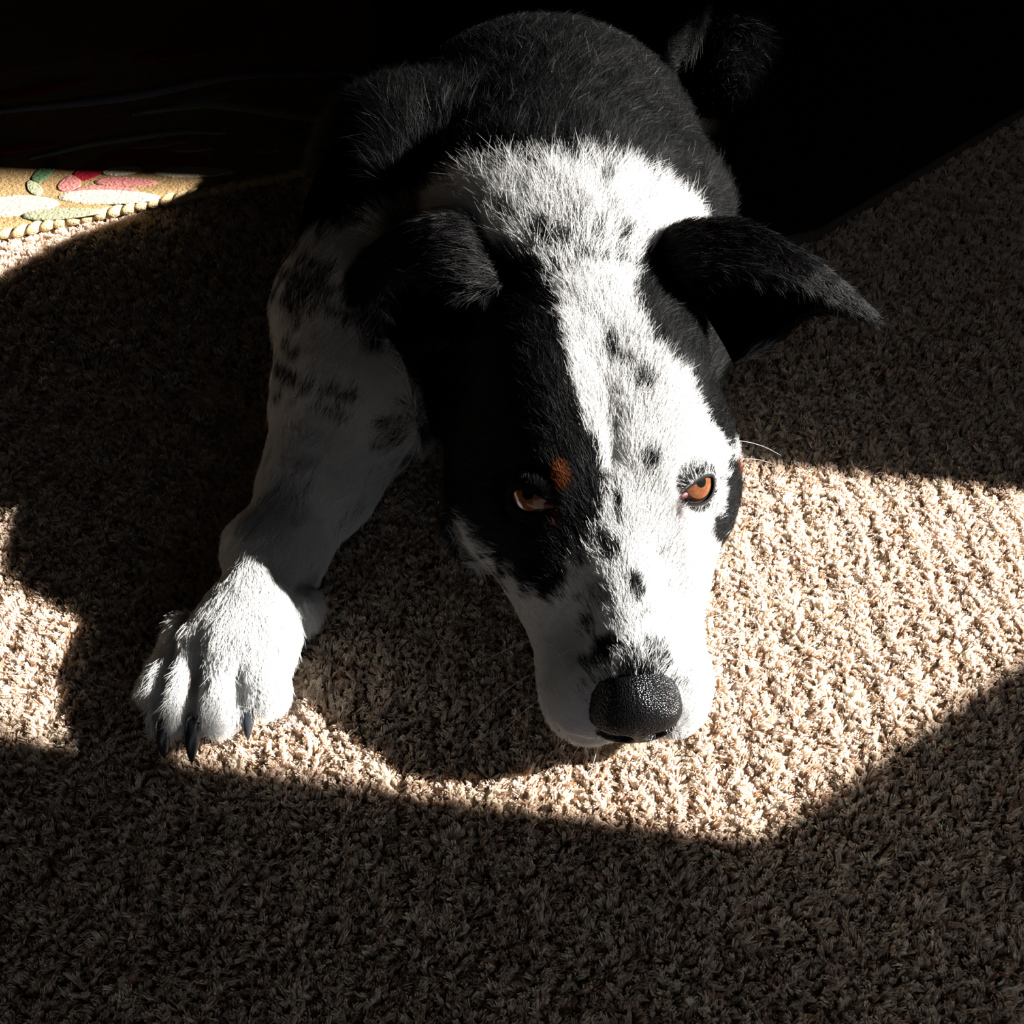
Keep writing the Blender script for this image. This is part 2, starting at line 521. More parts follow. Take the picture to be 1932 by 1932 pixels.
def coat_cover(p):
    """0 white .. 1 black, plus a tan weight"""
    h = to_head(p)
    u = h[:, 0]
    v = h @ E2
    wob = 0.0016 * wav(p, 0.012, 11) + 0.0010 * wav(p, 0.004, 12)
    cov = np.zeros(len(p))
    onhead = smooth01(p[:, 2], 0.028, 0.040) * (1 - smooth01(v, 0.18, 0.20))
    for poly in (BLACK_A, BLACK_B, BLACK_C):
        cov = np.maximum(cov, onhead * (1 - smooth01(poly_sd(u, v, poly) + wob, -0.0035, 0.0025)))
    cx = np.array([c[0] for c in COLLAR]); cy = np.array([c[1] for c in COLLAR])
    lim = np.interp(u, cx, cy)
    back = smooth01(v + 2.5 * wob - lim, -0.003, 0.004)
    cov = np.maximum(cov, back)
    cov = np.maximum(cov, smooth01(u, 0.098, 0.108) * (v > 0.10))
    cov = np.maximum(cov, smooth01(u, 0.063, 0.070) * smooth01(v, 0.078, 0.086) * (1 - smooth01(p[:, 2], 0.105, 0.115)))
    for sx, sy, rx, ry, k in SPOTS:
        d = np.hypot((u - sx) / rx, (v - sy) / ry)
        cov = np.maximum(cov, k * (1 - smooth01(d + 180 * wob, 0.45, 1.35)) * (p[:, 2] > 0.02))
    # pale grey ticking between the spots on neck and bridge, freckles and bars on the foreleg
    tick = smooth01(wav(p, 0.010, 5), 0.55, 1.0) * 0.35 * ((v > 0.145) | ((v < 0.02) & (np.abs(u) < 0.022)))
    cov = np.maximum(cov, tick)
    leg = (u < -0.086) | ((p[:, 2] < 0.034) & (p[:, 1] > 0.335) & (u < 0.0))
    up = smooth01(p[:, 1], 0.36, 0.44)
    legc = smooth01(wav(p, 0.035, 21) * 0.8 + wav(p, 0.012, 22) * 0.4, 0.50 - 0.55 * up, 0.85 - 0.25 * up) * (0.15 + 0.65 * up)  # freckles get denser up the leg, partly standing in for its shade
    cov = np.maximum(cov, np.where(leg & (p[:, 1] > 0.33), legc, 0))
    fold = (p[:, 2] < 0.034) & (p[:, 1] > 0.35) & (u > -0.075) & (u < 0.02)
    cov = np.maximum(cov, np.where(fold, smooth01(wav(p, 0.014, 24), -0.35, 0.25) * 0.9, 0))  # folded paw blackened in patches, shade under the chin put into its colour
    tan = np.zeros(len(p))
    for sx, sy, rx, ry in TAN:
        d = np.hypot((u - sx) / rx, (v - sy) / ry)
        tan = np.maximum(tan, 1 - smooth01(d, 0.7, 1.2))
    # a little tan between the toes
    for c0, r0 in (((-0.1425, 0.2720, 0.018), 0.006), ((-0.1255, 0.280, 0.026), 0.0028)):
        d = np.linalg.norm(p - np.array(c0), axis=1) / r0
        tan = np.maximum(tan, 0.7 * (1 - smooth01(d, 0.5, 1.2)))
    return cov, tan


WHITE = np.array([0.71, 0.71, 0.70])
BLACK = np.array([0.0020, 0.0020, 0.0024])
TANC = np.array([0.150, 0.045, 0.012])


def coat_color(p, rnd=None):
    cov, tan = coat_cover(p)
    if rnd is not None:                          # strands: each hair is either dark or white
        cov = np.where(rnd < cov, 1.0, 0.0)
    c = WHITE[None] * (1 - cov[:, None]) + BLACK[None] * cov[:, None]
    c = c * (1 - tan[:, None]) + TANC[None] * tan[:, None]
    h = to_head(p)                               # reddish skin running down from the inner eye corners
    tear = 1 - smooth01(np.hypot((np.abs(h[:, 0]) - 0.0268) / 0.0024, (h @ E2 - 0.0275) / 0.0050), 0.5, 1.25)
    return c * (1 - 0.8 * tear[:, None]) + np.array([0.05, 0.018, 0.017])[None] * (0.8 * tear[:, None])


# ------------------------------------------------------------------ carpet pile
def rib(p):
    return np.sin(2 * math.pi * (p[:, 0] + 0.06 * p[:, 1]) / 0.0155)


def pile(y0, y1, near, sp, nf, rad, seed):
    r = np.random.default_rng(seed)
    xs = np.arange(-0.62, 0.62, sp)
    ys = np.arange(y0, y1, sp)
    g = np.stack(np.meshgrid(xs, ys), -1).reshape(-1, 2)
    g = g + r.uniform(-0.42, 0.42, g.shape) * sp
    keep = np.abs(g[:, 0]) < 0.25 + 0.50 * g[:, 1]
    g = g[keep]
    p = np.concatenate([g, np.full((len(g), 1), 0.006)], 1)
    split = 0.51 + 0.02 * wav(p, 0.03, 36)
    p = p[(p[:, 1] < split) if near else (p[:, 1] >= split)]
    st = rug_st(p)[1]
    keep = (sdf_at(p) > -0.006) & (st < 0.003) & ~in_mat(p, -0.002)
    p = p[keep]
    n = len(p)
    ht = 0.0072 + 0.0008 * rib(p) + 0.0004 * wav(p, 0.011, 31) + 0.0004 * wav(p, 0.045, 32) + r.normal(0, 0.00035, n)
    drop = r.uniform(size=n) < (0.02 + 0.20 * (rib(p) < -0.65))
    ht = np.where(drop, ht * 0.66, ht)
    under = smooth01(sdf_at(p), -0.002, 0.006)
    ht *= 0.45 + 0.55 * under
    lean = np.stack([0.12 * wav(p, 0.02, 33) + r.normal(0, 0.22, n), 0.12 * wav(p, 0.02, 34) + r.normal(0, 0.22, n)], 1)
    tone = np.clip(1.0 + 0.10 * wav(p, 0.02, 35) + r.normal(0, 0.13, n), 0.5, 1.4)
    warm = r.uniform(size=n)
    base = np.where((warm < 0.13)[:, None], np.array([0.56, 0.375, 0.26])[None], np.array([0.85, 0.70, 0.575])[None]) * tone[:, None]
    N = n * nf
    P0 = np.repeat(p, nf, 0)
    ang = r.uniform(0, 6.283, N)
    rr = np.sqrt(r.uniform(0, 1, N))
    off = np.stack([np.cos(ang), np.sin(ang)], 1) * rr[:, None]
    h = np.repeat(ht, nf) * r.uniform(0.90, 1.06, N)
    ln = np.repeat(lean, nf, 0)
    pts = np.zeros((N, 4, 3))
    tw = r.uniform(-0.8, 0.8, N)
    for k, s_ in enumerate((0.0, 0.38, 0.72, 1.0)):
        spread = sp * (0.36 + 0.34 * s_)
        ca, sa = np.cos(tw * s_), np.sin(tw * s_)
        ox = off[:, 0] * ca - off[:, 1] * sa
        oy = off[:, 0] * sa + off[:, 1] * ca
        pts[:, k, 0] = P0[:, 0] + ox * spread + ln[:, 0] * h * s_ * s_
        pts[:, k, 1] = P0[:, 1] + oy * spread + ln[:, 1] * h * s_ * s_
        pts[:, k, 2] = -0.0072 + h * (s_ - 0.12 * s_ * s_)
    radii = np.repeat((rad * r.uniform(0.8, 1.25, N))[:, None], 4, 1) * np.array([1.0, 1.05, 1.05, 0.75])[None]
    col = np.repeat(base, nf, 0) * r.uniform(0.88, 1.10, (N, 1))
    return pts, radii, np.clip(col, 0.01, 0.96)


_pa = pile(0.03, 0.60, True, 0.0019, 8, 0.00025, 51)
_pb = pile(0.42, 1.15, False, 0.0034, 6, 0.00042, 52)
carpet = hair_obj('carpet_pile', *[np.concatenate([x, y]) for x, y in zip(_pa, _pb)], M_PILE)
tag(carpet, 'beige ribbed cut pile carpet spread over the floor under the dog', 'carpet', kind='stuff')

# ------------------------------------------------------------------ floral rug
M_RUG = mat('rug_wool', (0.27, 0.17, 0.08), 0.9, 0.05)
_nz = noise_bump(M_RUG, 420.0, 0.8, 0.002, 5.0)
link(M_RUG, ramp(M_RUG, _nz.outputs['Fac'], [(0.30, (0.20, 0.125, 0.055)), (0.70, (0.30, 0.195, 0.095))]), bsdf(M_RUG).inputs['Base Color'])


def wool(name, c):
    m = mat(name, c, 0.9, 0.05)
    nz = noise_bump(m, 420.0, 0.8, 0.002, 5.0)
    link(m, ramp(m, nz.outputs['Fac'], [(0.3, tuple(x * 0.82 for x in c)), (0.7, tuple(min(1, x * 1.15) for x in c))]), bsdf(m).inputs['Base Color'])
    return m


M_RED = wool('rug_red', (0.26, 0.012, 0.022))
M_PINK = wool('rug_pink', (0.40, 0.15, 0.13))
M_CREAM = wool('rug_cream', (0.48, 0.41, 0.29))
M_SAGE = wool('rug_sage', (0.26, 0.26, 0.16))
M_SLATE = wool('rug_slate', (0.27, 0.24, 0.27))
M_GREEN = wool('rug_green', (0.07, 0.12, 0.06))
M_FIELD = wool('rug_field', (0.20, 0.11, 0.055))
M_KNOT = wool('rug_binding', (0.46, 0.33, 0.17))


def rug_pt(s_, t_, z):
    q = RUG_P0 + RUG_D * s_ + RUG_N * t_
    return (q[0], q[1], z)


rug = new_obj('floral_rug', None)
rug.location = rug_pt(0.1, 0.3, -0.007)
bpy.context.view_layer.update()
RUG_INV = rug.matrix_world.inverted()
tag(rug, 'cream wool rug with pink and red flowers and a corded edge, behind the dog', 'rug')


def rug_part(name, verts, faces, m, smooth=True):
    o = mesh_obj(name, [RUG_INV @ Vector(v) for v in verts], faces, m, rug, smooth)
    return o


S0, S1, T1 = -0.55, 0.47, 0.85
bv, bf = [], []
sec = [(0.004, -0.006), (0.004, 0.003), (0.007, 0.0052), (0.012, RUG_H), (0.10, RUG_H), (0.4, RUG_H), (T1, RUG_H), (T1 + 0.004, 0.003), (T1 + 0.004, -0.006)]
for i in range(41):
    s_ = S0 + (S1 - S0) * i / 40
    for t_, z in sec:
        bv.append(rug_pt(s_, t_, z))
ns = len(sec)
for i in range(40):
    for j in range(ns - 1):
        bf.append((i * ns + j, (i + 1) * ns + j, (i + 1) * ns + j + 1, i * ns + j + 1))
bf.append(tuple(range(ns)))
bf.append(tuple(reversed(range(40 * ns, 41 * ns))))
rug_part('pile', bv, bf, M_RUG)


MOTIF_N = 0


def motif(name, pts, m, h=0.0007):
    """a carved wool motif: closed outline in rug (s,t), a low rounded pad"""
    global MOTIF_N
    MOTIF_N += 1
    h = 0.5 * h + 0.00003 * MOTIF_N                    # later wool lies proud of earlier wool
    pts = np.array(pts)
    c = pts.mean(0)
    v, f = [], []
    n = len(pts)
    for k, (sc_, z) in enumerate(((1.0, RUG_H - 0.0004), (0.97, RUG_H + h * 0.7), (0.80, RUG_H + h))):
        for q in pts:
            w = c + (q - c) * sc_
            v.append(rug_pt(w[0], w[1], z))
    for k in range(2):
        for i in range(n):
            f.append((k * n + i, k * n + (i + 1) % n, (k + 1) * n + (i + 1) % n, (k + 1) * n + i))
    f.append(tuple(range(2 * n, 3 * n)))
    return rug_part(name, v, f, m)


def petal(cx, cy, ln, wd, ang, n=14, pinch=0.25):
    a = math.radians(ang)
    out = []
    for i in range(n):
        th = 2 * math.pi * i / n
        x = ln * math.cos(th)
        y = wd * math.sin(th) * (1 - pinch * math.cos(th))
        out.append((cx + x * math.cos(a) - y * math.sin(a), cy + x * math.sin(a) + y * math.cos(a)))
    return out


def st_of(x, y):
    q = np.array([x, y]) - RUG_P0
    return float(q @ RUG_D), float(q @ RUG_N)


def band(name, pts, w, m, h=0.0009):
    pts = np.array(pts, float)
    tt = np.linspace(0, len(pts) - 1, 24)
    q = np.stack([np.interp(tt, range(len(pts)), pts[:, k]) for k in (0, 1)], 1)
    for _ in range(3):
        q[1:-1] = (q[:-2] + q[1:-1] * 2 + q[2:]) / 4
    d = np.gradient(q, axis=0)
    d /= np.linalg.norm(d, axis=1, keepdims=True)
    nn = np.stack([-d[:, 1], d[:, 0]], 1)
    ww = w * (0.35 + 0.65 * np.sin(np.linspace(0.1, math.pi - 0.1, len(q))))
    out = np.concatenate([q + nn * ww[:, None], (q - nn * ww[:, None])[::-1]])
    v, f = [], []
    n = len(out)
    for z in (RUG_H - 0.0004, RUG_H + h):
        v += [rug_pt(a[0], a[1], z) for a in out]
    L = len(q)
    for i in range(n):
        f.append((i, (i + 1) % n, n + (i + 1) % n, n + i))
    for i in range(L - 1):
        f.append((n + i, n + i + 1, n + n - 2 - i, n + n - 1 - i))
    return rug_part(name, v, f, m)


fs, ft = st_of(-0.300, 0.772)                    # the big flower by the light patch
motif('petal', petal(fs + 0.030, ft + 0.008, 0.034, 0.013, -22), M_RED)
motif('petal', petal(fs + 0.012, ft + 0.026, 0.032, 0.012, -12), M_RED)
motif('petal', petal(fs - 0.026, ft + 0.016, 0.020, 0.011, 40), M_RED)
motif('petal', petal(fs - 0.046, ft + 0.000, 0.014, 0.009, 75), M_PINK)
motif('petal', petal(fs - 0.022, ft - 0.026, 0.028, 0.010, -28), M_PINK)
motif('petal', petal(fs - 0.006, ft - 0.016, 0.026, 0.008, -28), M_PINK)
motif('petal', petal(fs + 0.052, ft + 0.020, 0.020, 0.007, -22), M_PINK, 0.0016)
motif('petal', petal(fs + 0.030, ft + 0.037, 0.024, 0.006, -12), M_PINK, 0.0016)
motif('petal', petal(fs - 0.022, ft - 0.034, 0.040, 0.011, -26), M_CREAM)
motif('petal', petal(fs + 0.046, ft - 0.022, 0.034, 0.009, -24), M_CREAM)
motif('petal', petal(fs - 0.085, ft - 0.020, 0.030, 0.016, -20), M_CREAM)
motif('flower_heart', petal(fs - 0.006, ft + 0.004, 0.016, 0.008, -15, pinch=0), M_CREAM)
motif('leaf', petal(fs - 0.060, ft + 0.030, 0.022, 0.007, 60), M_GREEN)
motif('leaf', petal(fs - 0.072, ft + 0.004, 0.014, 0.005, 100), M_SAGE)
motif('leaf', petal(fs - 0.058, ft - 0.045, 0.030, 0.008, -18), M_SAGE)
motif('leaf', petal(fs - 0.070, ft + 0.078, 0.028, 0.008, -10), M_RED)
motif('leaf', petal(fs + 0.118, ft - 0.006, 0.022, 0.008, 5), M_SAGE)
motif('leaf', petal(fs + 0.140, ft + 0.012, 0.012, 0.005, -10), M_GREEN)
motif('petal', petal(fs + 0.200, ft - 0.040, 0.028, 0.010, 2), M_SLATE)
motif('petal', petal(fs + 0.205, ft - 0.038, 0.018, 0.006, 2), M_PINK, 0.0016)
band('vine', [(fs - 0.07, ft + 0.055), (fs - 0.02, ft + 0.062), (fs + 0.05, ft + 0.055), (fs + 0.085, ft + 0.035)], 0.006, M_SAGE)
band('vine', [(fs + 0.02, ft + 0.105), (fs + 0.09, ft + 0.10), (fs + 0.15, ft + 0.045), (fs + 0.22, ft - 0.005), (fs + 0.30, ft - 0.03)], 0.012, M_SAGE)
band('vine', [(fs - 0.10, ft + 0.16), (fs + 0.02, ft + 0.14), (fs + 0.12, ft + 0.15), (fs + 0.26, ft + 0.09)], 0.011, M_SLATE)
motif('leaf', petal(fs + 0.08, ft + 0.105, 0.030, 0.010, 8), M_SLATE, 0.0018)
motif('leaf', petal(fs + 0.20, ft + 0.080, 0.026, 0.009, -30), M_GREEN)
motif('leaf', petal(fs - 0.04, ft + 0.19, 0.045, 0.012, 4), M_RED)
motif('leaf', petal(fs + 0.10, ft + 0.22, 0.060, 0.014, -5), M_RED)
motif('border_field', [(S0 + 0.02, ft + 0.24), (S1 - 0.02, ft + 0.24), (S1 - 0.02, T1 - 0.03), (S0 + 0.02, T1 - 0.03)], M_FIELD, 0.0006)

# corded edge: one twisted knot after the other
kv, kf = [], []
for i in range(9):
    ph = math.pi * i / 8
    for j in range(10):
        th = 2 * math.pi * j / 10
        kv.append((-0.0080 * math.cos(ph), 0.0040 * math.sin(ph) * math.cos(th), 0.0042 * math.sin(ph) * math.sin(th)))
for i in range(8):
    for j in range(10):
        kf.append((i * 10 + j, i * 10 + (j + 1) % 10, (i + 1) * 10 + (j + 1) % 10, (i + 1) * 10 + j))
knot_me = bpy.data.meshes.new('edge_knot')
knot_me.from_pydata(kv, [], kf)
knot_me.polygons.foreach_set('use_smooth', np.ones(len(knot_me.polygons), dtype=bool))
knot_me.materials.append(M_KNOT)
ang0 = math.atan2(RUG_D[1], RUG_D[0])
for i in range(56):
    o = new_obj('edge_knot', knot_me, rug)
    s_ = -0.22 + i * 0.0098
    p = RUG_INV @ Vector(rug_pt(s_, 0.0015 + random.uniform(-0.0007, 0.0007), 0.0022))
    o.location = p
    o.rotation_euler = (0, random.uniform(-0.1, 0.1), ang0 + 0.42 + random.uniform(-0.1, 0.1))
    o.scale = (random.uniform(0.9, 1.1),) * 3

# ------------------------------------------------------------------ dark mat on the shaded side
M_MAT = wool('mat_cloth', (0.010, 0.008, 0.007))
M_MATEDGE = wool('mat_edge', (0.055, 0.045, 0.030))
mo = new_obj('floor_mat', None)
mo.location = (0.36, 1.15, -0.007)
tag(mo, 'near-black cloth mat in the shade behind the dog, under its tail', 'mat')
_mc = np.mean(np.array(MAT), 0)


def mat_ring(sc_, z):
    return [tuple(np.append(_mc + (np.array(p) - _mc) * sc_, z) - np.array(mo.location)) for p in MAT]


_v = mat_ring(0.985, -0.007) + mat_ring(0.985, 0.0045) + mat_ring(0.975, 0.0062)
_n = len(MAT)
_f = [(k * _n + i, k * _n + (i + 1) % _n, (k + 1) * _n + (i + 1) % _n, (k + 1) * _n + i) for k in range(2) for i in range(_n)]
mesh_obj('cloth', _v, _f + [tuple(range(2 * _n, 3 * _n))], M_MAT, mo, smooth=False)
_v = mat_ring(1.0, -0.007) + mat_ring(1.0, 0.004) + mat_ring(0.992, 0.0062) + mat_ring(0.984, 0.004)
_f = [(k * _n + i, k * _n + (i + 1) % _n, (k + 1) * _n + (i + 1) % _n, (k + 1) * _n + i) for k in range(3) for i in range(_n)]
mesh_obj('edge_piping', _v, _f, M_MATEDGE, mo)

# ------------------------------------------------------------------ dog: body mesh
dog = new_obj('dog', None)
tag(dog, 'black and white speckled dog lying on the beige carpet with its chin down', 'dog')


def paint(me, cols):
    a = me.attributes.new('coat', 'FLOAT_COLOR', 'POINT')
    c = np.ones((len(cols), 4), dtype=np.float32)
    c[:, :3] = cols
    a.data.foreach_set('color', c.ravel())


body = mesh_obj('body', BV, BQ, M_SKIN, dog)
paint(body.data, coat_color(BV) * 0.8)


# ------------------------------------------------------------------ fur
def sample_tris(verts, tris, dens, rng):
    """random points on triangles, dens = strands per square metre for each triangle"""
    a, b, c = verts[tris[:, 0]], verts[tris[:, 1]], verts[tris[:, 2]]
    area = 0.5 * np.linalg.norm(np.cross(b - a, c - a), axis=1)
    cnt = rng.poisson(area * dens)
    ti = np.repeat(np.arange(len(tris)), cnt)
    r1 = np.sqrt(rng.uniform(size=len(ti)))
    r2 = rng.uniform(size=len(ti))
    w = np.stack([1 - r1, r1 * (1 - r2), r1 * r2], 1)
    return (a[ti] * w[:, :1] + b[ti] * w[:, 1:2] + c[ti] * w[:, 2:]), ti, w


def unit(v):
    return v / (np.linalg.norm(v, axis=-1, keepdims=True) + 1e-9)


def strands(p, n, flow, length, lift, rad, rng, jit=0.18, coh=0.30, wl=0.007, k=4, droop=0.0):
    """curved hairs: roots p, normals n, growth direction flow"""
    N = len(p)
    noise = np.stack([wav(p, wl, 61 + i) for i in range(3)], 1)
    f = unit(flow) + coh * noise + rng.normal(0, jit, (N, 3))
    f = f - n * np.sum(f * n, 1, keepdims=True)
    f = unit(f)
    lift = lift * np.clip(1 + 0.25 * wav(p, wl * 1.7, 77) + rng.normal(0, 0.2, N), 0.1, 3)
    L = length * np.clip(rng.normal(1.0, 0.18, N), 0.4, 1.6)
    side = np.cross(n, f)
    curl = rng.normal(0, 0.12, N) + 0.12 * wav(p, wl * 1.3, 78)
    pts = np.zeros((N, k, 3))
    for i, s_ in enumerate(np.linspace(0, 1, k)):
        pts[:, i] = (p + f * (L * s_ * np.cos(lift))[:, None] + n * (L * np.sin(lift) * (s_ - 0.42 * s_ * s_))[:, None]
                     + side * (L * curl * s_ * s_)[:, None])
        pts[:, i, 2] -= droop * L * s_ * s_
    pts[:, :, 2] = np.maximum(pts[:, :, 2], 0.0008)
    prof = np.interp(np.linspace(0, 1, k), [0, 0.5, 1.0], [1.0, 0.9, 0.18])
    radii = (rad * rng.uniform(0.75, 1.25, N))[:, None] * prof[None]
    return pts, radii


TR = np.concatenate([BQ[:, [0, 1, 2]], BQ[:, [0, 2, 3]]])
TC = BV[TR].mean(1)
th = to_head(TC)
TN = sdf_normal(TC)
is_leg_t = ((th[:, 0] < -0.086) & (TC[:, 1] < 0.55)) | ((TC[:, 2] < 0.034) & (TC[:, 1] > 0.335) & (th[:, 0] < 0.0))
is_head_t = (th[:, 1] > -0.105) & (np.abs(th[:, 0]) < 0.086) & ~is_leg_t
DENS = 3.0e6
dens = np.where(is_head_t, DENS * 1.8, np.where(is_leg_t, DENS * 1.3, np.where(TC[:, 1] < 0.56, DENS * 1.3, DENS * 0.8)))
dens = np.where(TC[:, 1] > 0.70, DENS * 0.25, dens)
dens = dens * np.where(TN[:, 2] < -0.3, 0.12, 1.0) * np.where(TC[:, 2] < 0.0045, 0.1, 1.0)
dens = dens * np.where((TN[:, 1] > 0.55) & (TC[:, 1] < 0.6), 0.35, 1.0)
NOSE_C = H(0, 0.0690, 0.0350)
nd = (to_head(TC) - np.array([0, 0.0700, 0.0325])) / np.array([0.0200, 0.013, 0.0175])
dens = np.where(np.linalg.norm(nd, axis=1) < 0.90, 0, dens)
for s, ec, gz in EYES:
    d = TC - ec
    cosang = (d @ gz) / (np.linalg.norm(d, axis=1) + 1e-9)
    dens = np.where((np.linalg.norm(d, axis=1) < 0.0165) & (cosang > 0.25), 0, dens)

FR = np.random.default_rng(99)
fp, fti, _ = sample_tris(BV, TR, dens, FR)
fn = sdf_normal(fp)
fh = to_head(fp)
leg = is_leg_t[fti]
hd = is_head_t[fti]
tail = (fp[:, 1] > 0.86) & (fp[:, 0] > 0.15)
flow = np.zeros_like(fp)
length = np.zeros(len(fp))
lift = np.zeros(len(fp))
a, b, c = fh[:, 0], fh[:, 1], fh[:, 2]
# head: back from the nose, fanning outwards, swept down along the cheeks
fl = np.stack([np.clip(a / 0.035, -1.2, 1.2) * np.where(b > 0.0, 0.75, 0.6), -np.ones(len(fp)), np.where(np.abs(a) > 0.045, -0.35, 0.15)], 1)
chin = (c < 0.022) & (b > 0.04)
fl[chin] = np.stack([a[chin] * 10, 0.2 * np.ones(chin.sum()), -1.0 * np.ones(chin.sum())], 1)
flh = fl @ HM
nose_d = np.linalg.norm((fh - np.array([0, 0.066, 0.036])) / np.array([1, 1, 1]), axis=1)
# neck and body
flb = np.stack([(fp[:, 0] - 0.03) * 7.0, np.ones(len(fp)), -0.1 * np.ones(len(fp))], 1)
# foreleg, towards the toes
fll = np.stack([np.where(fp[:, 1] > 0.33, -0.25, (fp[:, 0] + 0.128) * 12.0), -np.ones(len(fp)), -0.30 * np.ones(len(fp))], 1)
far = leg & (fp[:, 0] > -0.06) & (fp[:, 1] < 0.41)
fll[far] = np.array([-1.0, -0.5, -0.1])
w = smooth01(-b, 0.085, 0.115)[:, None]
flow = np.where(leg[:, None], fll, flh * (1 - w) + flb * w)
flow[tail] = np.array([0.25, -1.0, -0.1])
face_len = np.interp(b, [-0.11, -0.06, -0.01, 0.03, 0.075], [0.0165, 0.0120, 0.0085, 0.0062, 0.0042])
body_len = np.interp(fp[:, 1], [0.42, 0.47, 0.52, 0.60], [0.018, 0.025, 0.024, 0.017])
length = np.where(leg, np.interp(fp[:, 1], [0.26, 0.31, 0.36, 0.46], [0.0085, 0.0080, 0.0085, 0.014]), np.where(hd, face_len, body_len))
length = np.where(leg & (fp[:, 1] < 0.262), 0.0095, length)
length[far] = 0.013
length[tail] = 0.032
lift = np.where(leg, 0.22, np.where(hd, np.interp(b, [-0.1, 0.0, 0.07], [0.36, 0.22, 0.30]), 0.42))
rad = np.where(hd, 0.000065, 0.000075)
rad = np.where(fp[:, 1] > 0.70, 0.00022, rad)
# lids: shorten the hair next to the eyes
for s, ec, gz in EYES:
    d = np.linalg.norm(fp - ec, axis=1)
    length = np.where(d < 0.024, length * np.interp(d, [0.012, 0.024], [0.45, 1.0]), length)
pts, radii = strands(fp, fn, flow, length, lift, rad, FR, coh=np.where(hd | leg, 0.16, 0.30)[:, None])
cols = coat_color(pts[:, 2], FR.uniform(size=len(fp)))
cols = cols * FR.uniform(0.86, 1.06, (len(cols), 1))
dark = cols[:, 0] < 0.1
_g = dark & (FR.uniform(size=len(cols)) < np.where(fp[:, 1] < 0.53, 0.16, 0.10))
cols[_g] = FR.uniform(0.006, 0.05, (int(_g.sum()), 1)) * np.array([[0.95, 1.0, 1.06]])  # scattered lighter hairs stand in for glints on the black fur
cols[dark & (FR.uniform(size=len(cols)) < 0.003) & ~hd] = 0.20          # a few grey hairs in the black
for nm, msk in (('head_fur', hd), ('leg_fur', leg), ('body_fur', ~hd & ~leg)):
    hair_obj(nm, pts[msk], radii[msk], np.clip(cols[msk], 0.003, 0.9), M_FUR, body)
print('strands', len(fp))


# ------------------------------------------------------------------ ears
def catmull(pts, n):
    pts = np.array(pts, float)
    q = np.concatenate([2 * pts[:1] - pts[1:2], pts, 2 * pts[-1:] - pts[-2:-1]])
    out = []
    for u in np.linspace(0, len(pts) - 1 - 1e-6, n):
        i = int(u); t = u - i
        p0, p1, p2, p3 = q[i], q[i + 1], q[i + 2], q[i + 3]
        out.append(0.5 * (2 * p1 + (p2 - p0) * t + (2 * p0 - 5 * p1 + 4 * p2 - p3) * t * t + (3 * p1 - p0 - 3 * p2 + p3) * t ** 3))
    return np.array(out)


EAR_R = ([(0.0671, 0.4538, 0.128), (0.0817, 0.4485, 0.142), (0.105, 0.4414, 0.148), (0.1288, 0.4304, 0.142), (0.1541, 0.428, 0.125), (0.1768, 0.4288, 0.105)],
         [(0.1085, 0.4131, 0.088), (0.116, 0.4154, 0.092), (0.1301, 0.421, 0.098), (0.147, 0.4338, 0.104), (0.1626, 0.4338, 0.104), (0.1765, 0.4289, 0.104)],
         np.array([0.10, 0.95, -0.25]), [(0.072, 0.4341, 0.124), (0.0871, 0.4229, 0.134), (0.1056, 0.4197, 0.138), (0.1273, 0.42, 0.133), (0.1502, 0.4222, 0.12), (0.175, 0.427, 0.105)])
EAR_L = ([(-0.0042, 0.4662, 0.128), (-0.0221, 0.4605, 0.14), (-0.0453, 0.459, 0.138), (-0.0689, 0.4613, 0.122), (-0.0868, 0.4571, 0.1), (-0.0957, 0.4456, 0.082)],
         [(-0.0293, 0.4113, 0.105), (-0.0442, 0.4186, 0.095), (-0.0601, 0.4327, 0.088), (-0.0722, 0.4535, 0.088), (-0.0814, 0.4612, 0.086), (-0.0896, 0.4517, 0.082), (-0.0962, 0.4475, 0.080)],
         np.array([-0.10, 0.95, -0.25]), [(-0.0015, 0.425, 0.124), (-0.0162, 0.418, 0.13), (-0.0363, 0.4261, 0.13), (-0.0587, 0.4459, 0.118), (-0.0785, 0.4476, 0.1), (-0.0938, 0.4456, 0.082)])


